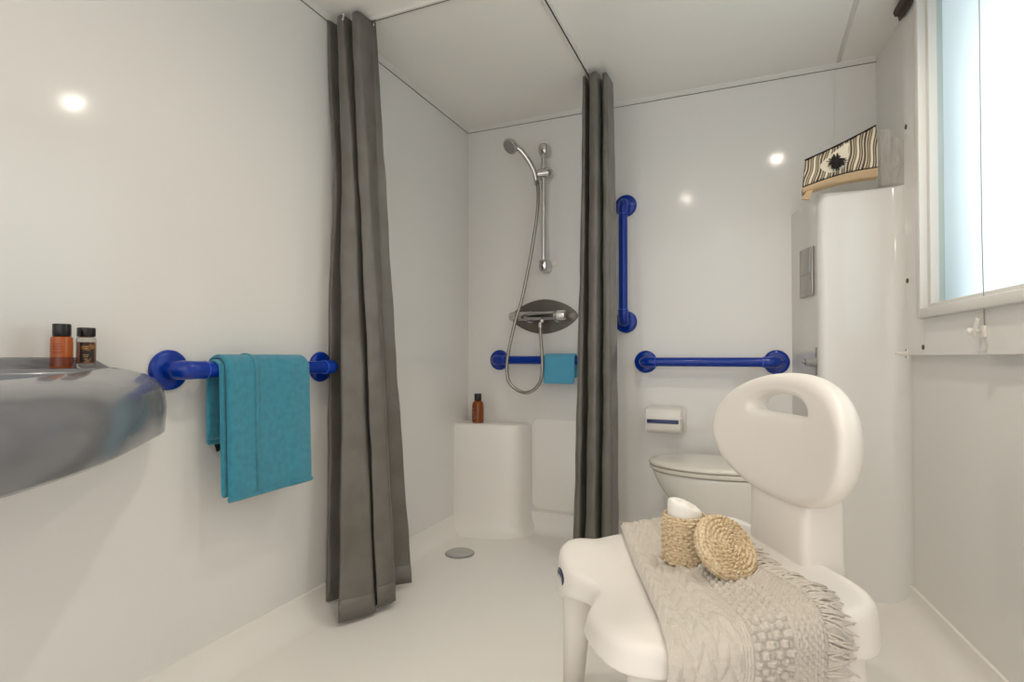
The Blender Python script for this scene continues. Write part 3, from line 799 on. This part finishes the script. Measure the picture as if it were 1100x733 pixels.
# ------------------------------------------------------------------ shower chair
CH = math.radians(-61.4); CO = (.05, 1.36, 0)
RC = Matrix.Translation(CO) @ Matrix.Rotation(CH, 4, 'Z')
t = thing('shower_chair', 'white plastic shower chair with oval slotted backrest', 'shower chair', CO, CH)
def g2(x, s): return math.exp(-(x/s)**2)
def seat_top(w, bb):
    z = .46+.14*bb
    for sw in (-1, 1):
        z += .012*g2(math.hypot(w-sw*.225, (bb+.40)*1.0), .07)      # front shoulders
        z += .004*g2(math.hypot(w-sw*.235, bb+.0), .07)
        z -= .010*g2(math.hypot((w-sw*.275)*.8, bb+.335), .03)      # small side dips
    z -= .022*g2(w/1.25, .10)*g2(bb+.42, .08)                       # front recess
    z -= .010*g2(w, .18)*g2(bb+.20, .15)
    return z
def outline(a, f=1.0, ins=0):
    n_ = 6.5
    c, s_ = cos(a), sin(a)
    r = (abs(c)**n_+abs(s_)**n_)**(-1/n_)
    W, D = .290-ins, .250-ins
    x = W*r*c*f; y = D*r*s_*f
    # waist the front and sides a little between the shoulders
    y += .050*g2(x+.030, .080)*(1 if s_ < 0 else 0)*abs(s_)**4*f*f
    x -= math.copysign(.012, c)*g2(y+.10, .08)*abs(c)**6*f
    return x+.010, y-.200
N = 96; b = MB(); rows = []
for f in (.02, .2, .4, .58, .72, .84, .92):
    rows.append([Vector((*outline(2*PI*k/N, f), 0)) for k in range(N)])
for r in rows:
    for v in r: v.z = seat_top(v.x, v.y)
def depth(a, p):
    # apron: deep at the corner shoulders, shallow in between
    cornerness = max(g2(math.hypot(abs(p[0]-.010)-.240, p[1]+.40), .095), g2(math.hypot(abs(p[0]-.010)-.240, p[1]-.0), .10))
    if p[0] > 0 and p[1] < -.2: cornerness *= .25        # the near front corner runs out straight
    return .036+.062*cornerness + (.030*g2(math.hypot(p[0]+.20, p[1]+.42), .15) if p[1] < -.2 else 0)
for ins, dz in ((.010, -.003), (.004, -.009), (.0, -.018), (-.002, -.03)):
    r = []
    for k in range(N):
        a = 2*PI*k/N; p = outline(a, 1, ins); r.append(Vector((p[0], p[1], seat_top(*outline(a, .93))+dz)))
    rows.append(r)
for q, ins in ((.55, -.005), (.93, -.006), (1.0, 0.0), (1.0, .010), (.9, .016), (.35, .03)):
    r = []
    for k in range(N):
        a = 2*PI*k/N; p = outline(a, 1, ins); zt_ = seat_top(*outline(a, .93)); r.append(Vector((p[0], p[1], zt_-.03-(depth(a, p)-.03)*q)))
    rows.append(r)
r = [Vector((*outline(2*PI*k/N, .5), .405)) for k in range(N)]
rows.append(r)
b.grid(rows, close_u=True, cap0=True, cap1=True); seat = b.build('seat', M_white, t, sub=1, angle=180)
for sw in (-1, 1):
    for bb in (-.395, -.01):
        zt_ = seat_top(sw*.225, bb)-.03
        b = MB(); dx, dy = sw*.022, (-.012 if bb < -.2 else .03)
        lx_ = sw*.226+.008; bb += .006 if bb < -.2 else -.012
        if bb < -.2 and sw > 0: lx_ -= .012; bb += .03
        pth = [(lx_, bb, zt_-.01), (lx_, bb, zt_-.07), (lx_+dx*.3, bb+dy*.4, .22), (lx_+dx, bb+dy, .03)]
        b.tube(pth, [.043, .041, .034, .025], 24); lg = b.build('leg', M_white, t, angle=180)
        b = MB(); b.lathe([(.027, 0), (.028, .004), (.027, .04), (.024, .045)], 20, M=T(lx_+dx*1.03, bb+dy*1.03, 0)); b.build('rubber_foot', M_rub, lg)
# oval badge on the front far shoulder
ka = 64; q0 = outline(2*PI*ka/N, 1, .0); q1 = outline(2*PI*(ka+1)/N, 1, -.004); q2 = outline(2*PI*(ka-1)/N, 1, -.004)
tv = Vector((q1[0]-q2[0], q1[1]-q2[1], 0)).normalized(); nv_ = Vector((tv.y, -tv.x, 0))
zb0 = seat_top(*outline(2*PI*ka/N, .93))-.042
bm_ = Matrix.Translation(Vector((q0[0], q0[1], zb0))) @ Matrix((tv, Vector((0, 0, 1)), nv_)).transposed().to_4x4()
b = MB(); b.grid([[bm_ @ Vector((0.031*f*cos(2*PI*k/32), .020*f*sin(2*PI*k/32), d)) for k in range(32)] for f, d in ((1, -.012), (1, .001), (.93, .0022), (.02, .0025))], close_u=True, cap0=True, cap1=True)
lb = b.build('badge', M_navy, t, angle=50); lb['label'] = 'small navy oval badge'
b = MB(); b.grid([[bm_ @ Vector((.0265*cos(2*PI*k/40)*f, .0162*sin(2*PI*k/40)*f, .0028)) for k in range(40)] for f in (1.02, .93)], close_u=True)
for k in range(7): b.box(bm_ @ Vector((-.0165+.0055*k, .0, .0028)), (.0038, .0075, .0006), rot=bm_.to_3x3())
b.build('badge_print', M_badge, lb)
# backrest
def bend(x): return .004-.62*x*x
def backp(x, z, o):   # o: offset to the rear from the front face
    return Vector((x, bend(x)+o+.10*(z-.70), z))
ZC, A_, B_ = .706, .257, .139
def ell(a, f=0):
    c, s_ = cos(a), sin(a)
    return .006+(A_-f)*math.copysign(abs(c)**.94, c), (B_-f)*math.copysign(abs(s_)**.94, s_)+ZC
def hole(a, g=0):
    c, s_ = cos(a), sin(a)
    x = (.108+g)*math.copysign(abs(c)**.8, c)-.006
    z = (.762+ (.036+g)*abs(s_)**.9*(1-.10*(x/.108)**2)) if s_ > 0 else (.762-(.008+g)*abs(s_)**.6)
    return x, z
n_ = 80; fr_rows = []
AN = [2*PI*k/n_ for k in range(n_)]
th = .054
def ring(fn, o): return [backp(*fn(a), o) for a in AN]
def mix(f):
    def q(a):
        h_, e_ = hole(a, .012), ell(a, .02)
        return h_[0]+(e_[0]-h_[0])*f, h_[1]+(e_[1]-h_[1])*f
    return q
rows = []
rows.append(ring(lambda a: hole(a, 0), th*.5)); rows.append(ring(lambda a: hole(a, .001), th*.22)); rows.append(ring(lambda a: hole(a, .005), .005)); rows.append(ring(mix(0), .0))
for f in (.25, .5, .75, 1): rows.append(ring(mix(f), .001-.004*sin(PI*f)*0))
rows.append(ring(lambda a: ell(a, .008), .004)); rows.append(ring(lambda a: ell(a, .001), .014)); rows.append(ring(lambda a: ell(a, -.001), th*.5)); rows.append(ring(lambda a: ell(a, .001), th*.75)); rows.append(ring(lambda a: ell(a, .010), th*.95))
for f in (1, .6, .3, 0): rows.append(ring(mix(f), th))
rows.append(ring(lambda a: hole(a, .005), th*.95)); rows.append(ring(lambda a: hole(a, .001), th*.78))
b = MB(); b.grid(rows, close_u=True, close_v=True); b.build('backrest', M_white, t, sub=1, angle=180)
# neck joining seat and backrest
b = MB(); rows = []
for z, wx, d, o in ((.440, .110, .100, .0), (.452, .111, .101, 0), (.462, .110, .100, .0), (.50, .108, .100, .0), (.55, .109, .098, .002), (.60, .114, .088, .006), (.64, .115, .05, .018), (.67, .10, .04, .020)):
    ring_ = []
    for k in range(40):
        a = 2*PI*k/40; c, s_ = cos(a), sin(a); e_ = .28
        x = wx*math.copysign(abs(c)**e_, c); y = d/2*math.copysign(abs(s_)**e_, s_)+d/2+o-.003 - .3*x*x
        ring_.append(Vector((x, y, z)))
    rows.append(ring_)
b.grid(rows, close_u=True, cap0=True, cap1=True); b.build('neck', M_white, t, angle=60)

# ------------------------------------------------------------------ knitted throw over the seat
t = thing('knitted_throw', 'oatmeal knitted throw with fringe lying across the chair seat', 'throw', CO, CH)
def lerp_tab(tab, x):
    for (x0, y0), (x1, y1) in zip(tab, tab[1:]):
        if x <= x1: return y0+(y1-y0)*max(0, (x-x0))/(x1-x0)
    return tab[-1][1]
Ltab = [(-.285, -.262), (-.1, -.292), (.05, -.314), (.27, -.352), (.5, -.395)]
Rtab = [(-.285, -.105), (-.1, -.075), (.074, -.088), (.216, -.078), (.30, -.088), (.5, -.115)]
def throw_pt(s, v, lift=0):
    """s: distance along (w direction), v: 0 left edge .. 1 right edge."""
    bb = lerp_tab(Ltab, s)*(1-v)+lerp_tab(Rtab, s)*v
    bb += .004*sin(20*s+1)*(1-abs(2*v-1))
    edge = .292-.010*g2(bb+.10, .08)
    if s <= edge-.03:
        if s < -edge+.03:
            e = (-edge+.03)-s; w_ = -edge+.03-e*.75; z = seat_top(-edge+.035, bb)-e*e*9
            w_ = -edge+.03-e
        else: w_ = s; z = seat_top(s, bb)
        nz, nx = 1, 0
        z0 = z
    else:
        e = s-(edge-.03); R = .042; a = min(e/R, PI/2*.93)
        w_ = edge-.03+R*sin(a); z0 = seat_top(edge-.03, bb)-R*(1-cos(a))
        if e/R > PI/2*.93:
            k = e-R*PI/2*.93; z0 -= k*sin(PI/2*.93); w_ += k*cos(PI/2*.93)
        nz, nx = cos(a), sin(a)
    wr = .0025*sin(16*s+8*v)*sin(5*v+2)+.002
    h_ = .009+wr+lift
    # rolled left fold
    return Vector((w_+nx*h_, bb, z0+nz*h_))
def knit(s, v):
    x = v*.27; y = s
    if v < .42:                         # leaf columns
        c_ = int(v/.14); u = (v % .14)/.14-.5
        lv = abs(sin(PI*(y*22+c_*.5-abs(u)*1.3)))
        return .0062*lv**.8*(.25+.75*cos(PI*u)**.5) + .0016*abs(sin(v*190))*abs(sin(y*330))
    if v < .50:
        return .004*abs(sin(v*PI*50))*(.4+.6*abs(sin(y*200)))
    if v < .76:                         # basket weave blocks
        a, c = int((v-.5)/.0433), int((y+1)/.0100)
        fa, fc = ((v-.5)/.0433) % 1, ((y+1)/.0100) % 1
        k = sin(PI*fa)**.25*sin(PI*fc)**.25
        return .0098*k*(.75+.25*abs(sin(fc*2*PI))) if (a+c) % 2 == 0 else .0045*abs(sin(fa*3*PI))*sin(PI*fc)**.4
    if v < .785: return .001
    return .0065*abs(sin(v*150))*abs(sin(y*300+ (1.57 if int(v*48) % 2 else 0)))
ns, nv = 420, 170
b = MB(); rows = []
for i in range(ns+1):
    s = -.285+.70*i/ns; row = []
    for j in range(nv+1):
        v = j/nv; ed = min(1, v/.03, (1-v)/.03)
        row.append(throw_pt(s, v, knit(s, v)*max(0, ed)+.003*max(0, ed)**.5))
    rows.append(row)
# underside fold
for i in range(ns+1):
    s = -.285+.70*i/ns
    rows[i] = [throw_pt(s, .03, -.0055), throw_pt(s, .0, -.0055), throw_pt(s, -.012, -.001)] + rows[i] + [throw_pt(s, 1.005, -.002), throw_pt(s, .99, -.005)]
b.grid(rows); b.build('knit', M_knit, t, angle=180)
b = MB(); random.seed(9)
nf = 150
for k in range(nf):
    s = -.10+.51*(k+random.random()*.8)/nf
    base = throw_pt(s, .985, .003)
    L = random.uniform(.030, .055); ds = random.uniform(-.012, .03)
    pts_ = [base]
    for q in (.35, .7, 1):
        p = throw_pt(s+ds*q, 1, .002+.004*sin(PI*q)+random.uniform(-.001, .003))
        p.y += L*q; 
        # keep the strand on the seat surface
        if s < .23: p.z = max(p.z, seat_top(min(p.x, .25), min(p.y, .02))+.0035)
        pts_.append(p)
    b.tube(spline(pts_, 3), [.0022]*6+[.0018]*3+[.0009], 5)
fr_o = b.build('fringe', M_knit, t, angle=180); fr_o['kind'] = 'stuff'; 

# ------------------------------------------------------------------ basket with lid
def chair_world(p): return RC @ Vector(p)
def zs(w_, bb): return seat_top(w_, bb)+.0125
bw, bbb = -.012, -.200
base = chair_world((bw, bbb, zs(bw, bbb)+.002))
t = thing('woven_basket', 'small round woven basket holding rolled white cloth', 'basket', tuple(base))
t.rotation_euler = (0, 0, 0)
R0 = .044; HB = .096
b = MB(); rows = []
nth = 144; nz = 96
for i in range(nz+1):
    z = HB*i/nz; row = []
    rowi = int(z/.0060); ph = (z/.0060) % 1
    for k in range(nth):
        a = 2*PI*k/nth; c = a*28/(2*PI)
        wv_ = sin(PI*((c/1.0 + rowi) % 2))  # alternate over and under the stakes
        rad = R0*(1+.04*sin(PI*z/HB)) + .0036*sin(PI*ph)**.6 + .0028*wv_*sin(PI*ph)**.7
        row.append(Vector((rad*cos(a), rad*sin(a), z)))
    rows.append(row)
for rr, z in ((R0-.003, HB+.001), (R0-.005, HB-.01), (R0-.006, .01), (.002, .006)):
    rows.append([Vector((rr*cos(2*PI*k/nth), rr*sin(2*PI*k/nth), z)) for k in range(nth)])
b.grid(rows, close_u=True, cap0=True, cap1=True); b.build('weave', M_rush, t, angle=180)
b = MB()
for q in range(2):
    b.tube([(R0*.985*cos(a), R0*.985*sin(a), HB+.0025+.0018*sin(a*26+PI*q)) for a in [2*PI*k/160 for k in range(160)]], .0026, 7, closed=True)
b.build('rim_braid', M_rush, t, angle=180)
# rolled cloth inside: thing of its own
c0 = base+Vector((0, 0, .066))
tc_ = thing('rolled_cloth', 'rolled white cloth standing in the small woven basket', 'cloth', tuple(c0))
vd = (Vector((.92, .39, 0))).normalized()      # to the viewer's right
b = MB(); rows = []
for i in range(15):
    q = i/14
    rx = .0362*(1-.0*q); row = []
    f = [1, 1, 1, 1, 1, 1, 1, 1, .99, .96, .9, .78, .58, .32, .05][i]
    z = .001+.052*min(1, q/.62)
    z = z if q < .62 else .053+.010*sin(PI/2*(q-.62)/.38)
    for k in range(48):
        a = 2*PI*k/48
        p = Vector((rx*f*cos(a), rx*f*sin(a), 0))
        tilt = -p.dot(vd)*.38*min(1, q/.6)
        p.z = z+tilt+.0016*sin(5*a+3*q); row.append(p)
    rows.append(row)
b.grid(rows, close_u=True, cap0=True, cap1=True); b.build('roll', M_cloth, tc_, sub=1, angle=180)
b = MB(); sp_ = []
for k in range(60):
    a = 2*PI*2.2*k/59; rr = .006+.020*k/59
    p = Vector((rr*cos(a), rr*sin(a), 0)); p.z = .0630-.006*(rr/.036)**2 - p.dot(vd)*.38+.0
    sp_.append(p)
b.tube(sp_, .0015, 6); b.build('fold_edge', M_cloth, tc_)

# the lid leans on the basket
lc = chair_world((.085, -.155, 0)); lr = .064
fn_ = Vector((.39*.35-.0, -.92*.35, 0))
to_cam = Vector((.391, -.9205, 0)).normalized()   # towards the viewer, level
right = Vector((.9205, .391, 0))
nrm = (to_cam*.70+right*.36+Vector((0, 0, .62))).normalized()
zc = zs(.10, -.17)+.004+lr*math.sqrt(1-nrm.z**2)
lid_c = Vector((lc.x, lc.y, zc))
t = thing('basket_lid', 'round braided basket lid leaning against the small basket', 'basket lid', tuple(lid_c))
Mq = nrm.to_track_quat('Z', 'Y').to_matrix().to_4x4()
b = MB(); rows = []
nr, na = 90, 180
def lidh(r, a):
    pit = .0088; sa = a/(2*PI)
    u = (r/pit - sa); ri_ = math.floor(u); fr__ = u-ri_
    nseg = max(6, int((ri_+.5)*6.6))
    seg = (a*nseg/(2*PI) + ri_*.5 + fr__*.9) % 1
    return .0078*(sin(PI*fr__)**.5)*(sin(PI*seg)**.45)
for i in range(nr+1):
    r = .0006+(lr-.003)*i/nr
    rows.append([Mq @ Vector((r*cos(2*PI*k/na), r*sin(2*PI*k/na), .010+.003*cos(PI/2*r/lr)+lidh(r, 2*PI*k/na))) for k in range(na)])
for i in range(1, 25):
    q = i/24; z = .010-.026*q
    row = []
    for k in range(na):
        a = 2*PI*k/na; s_ = (q*3) % 1
        rr = lr-.002+.005*sin(PI*min(1, q*1.1))**.5+.0026*abs(sin(PI*q*3))**.6*abs(sin(a*30+int(q*3)*1.57))**.5
        row.append(Mq @ Vector((rr*cos(a), rr*sin(a), z)))
    rows.append(row)
rows.append([Mq @ Vector(((lr-.006)*cos(2*PI*k/na), (lr-.006)*sin(2*PI*k/na), -.016)) for k in range(na)])
rows.append([Mq @ Vector(((lr-.008)*cos(2*PI*k/na), (lr-.008)*sin(2*PI*k/na), .004)) for k in range(na)])
rows.append([Mq @ Vector((.001*cos(2*PI*k/na), .001*sin(2*PI*k/na), .006)) for k in range(na)])
b.grid(rows, close_u=True, cap0=True, cap1=True); b.build('braid', M_rush, t, angle=180)

# ------------------------------------------------------------------ lights: recessed ceiling lamps, daylight
M_lamp = emis('lamp_diffuser', (1, .88, .68), 9)
first = None
for i, (x, y, lab) in enumerate(((.16, 1.60, 'recessed ceiling lamp over the chair'), (-.43, .93, 'recessed ceiling lamp over middle of room'), (-.2, -.45, 'recessed ceiling lamp behind the viewer'))):
    if first is None:
        first = thing('ceiling_lamp', lab, 'ceiling lamp', (x, y, H), group='recessed ceiling lamps')
        MB().lathe([(.044, .0), (.046, -.004), (.042, -.007), (.034, -.005), (.033, .0)], 32).build('bezel', M_steel, first)
        MB().lathe([(.031, -.001), (.031, -.004), (0, -.0045)], 32).build('diffuser', M_lamp, first)
    else: dup(first, (x, y, H), 0, lab)
    ld = bpy.data.lights.new('lamp_light', 'SPOT'); ld.energy = 20; ld.color = (1, .91, .78); ld.shadow_soft_size = .03
    ld.spot_size = math.radians(165); ld.spot_blend = 1
    lo = bpy.data.objects.new('lamp_light', ld); C.objects.link(lo); lo.location = (x, y, H-.012)
sun = bpy.data.lights.new('daylight_sun', 'SUN'); sun.energy = 3.2; sun.angle = math.radians(30); sun.color = (.93, .97, 1)
so = bpy.data.objects.new('daylight_sun', sun); C.objects.link(so)
so.rotation_euler = Vector((-.75, -.5, -.42)).to_track_quat('-Z', 'Y').to_euler()

W = bpy.data.worlds.new('sky'); S.world = W; W.use_nodes = True
bg = W.node_tree.nodes['Background']; bg.inputs[0].default_value = (1, .985, .965, 1); bg.inputs[1].default_value = 1.4

# ------------------------------------------------------------------ camera
cam = bpy.data.cameras.new('camera'); co_ = bpy.data.objects.new('camera', cam); C.objects.link(co_)
cam.sensor_width = 36; cam.lens = 36*600/1100; cam.clip_start = .02
cam.shift_y = (375.62-366.5)/1100
co_.location = (0, 0, .88); co_.rotation_euler = (math.radians(90.8), 0, math.radians(23))
S.camera = co_
S.view_settings.view_transform = 'Standard'; S.view_settings.look = 'None'
S.view_settings.exposure = .2; S.view_settings.gamma = 1; S.view_settings.use_curve_mapping = False
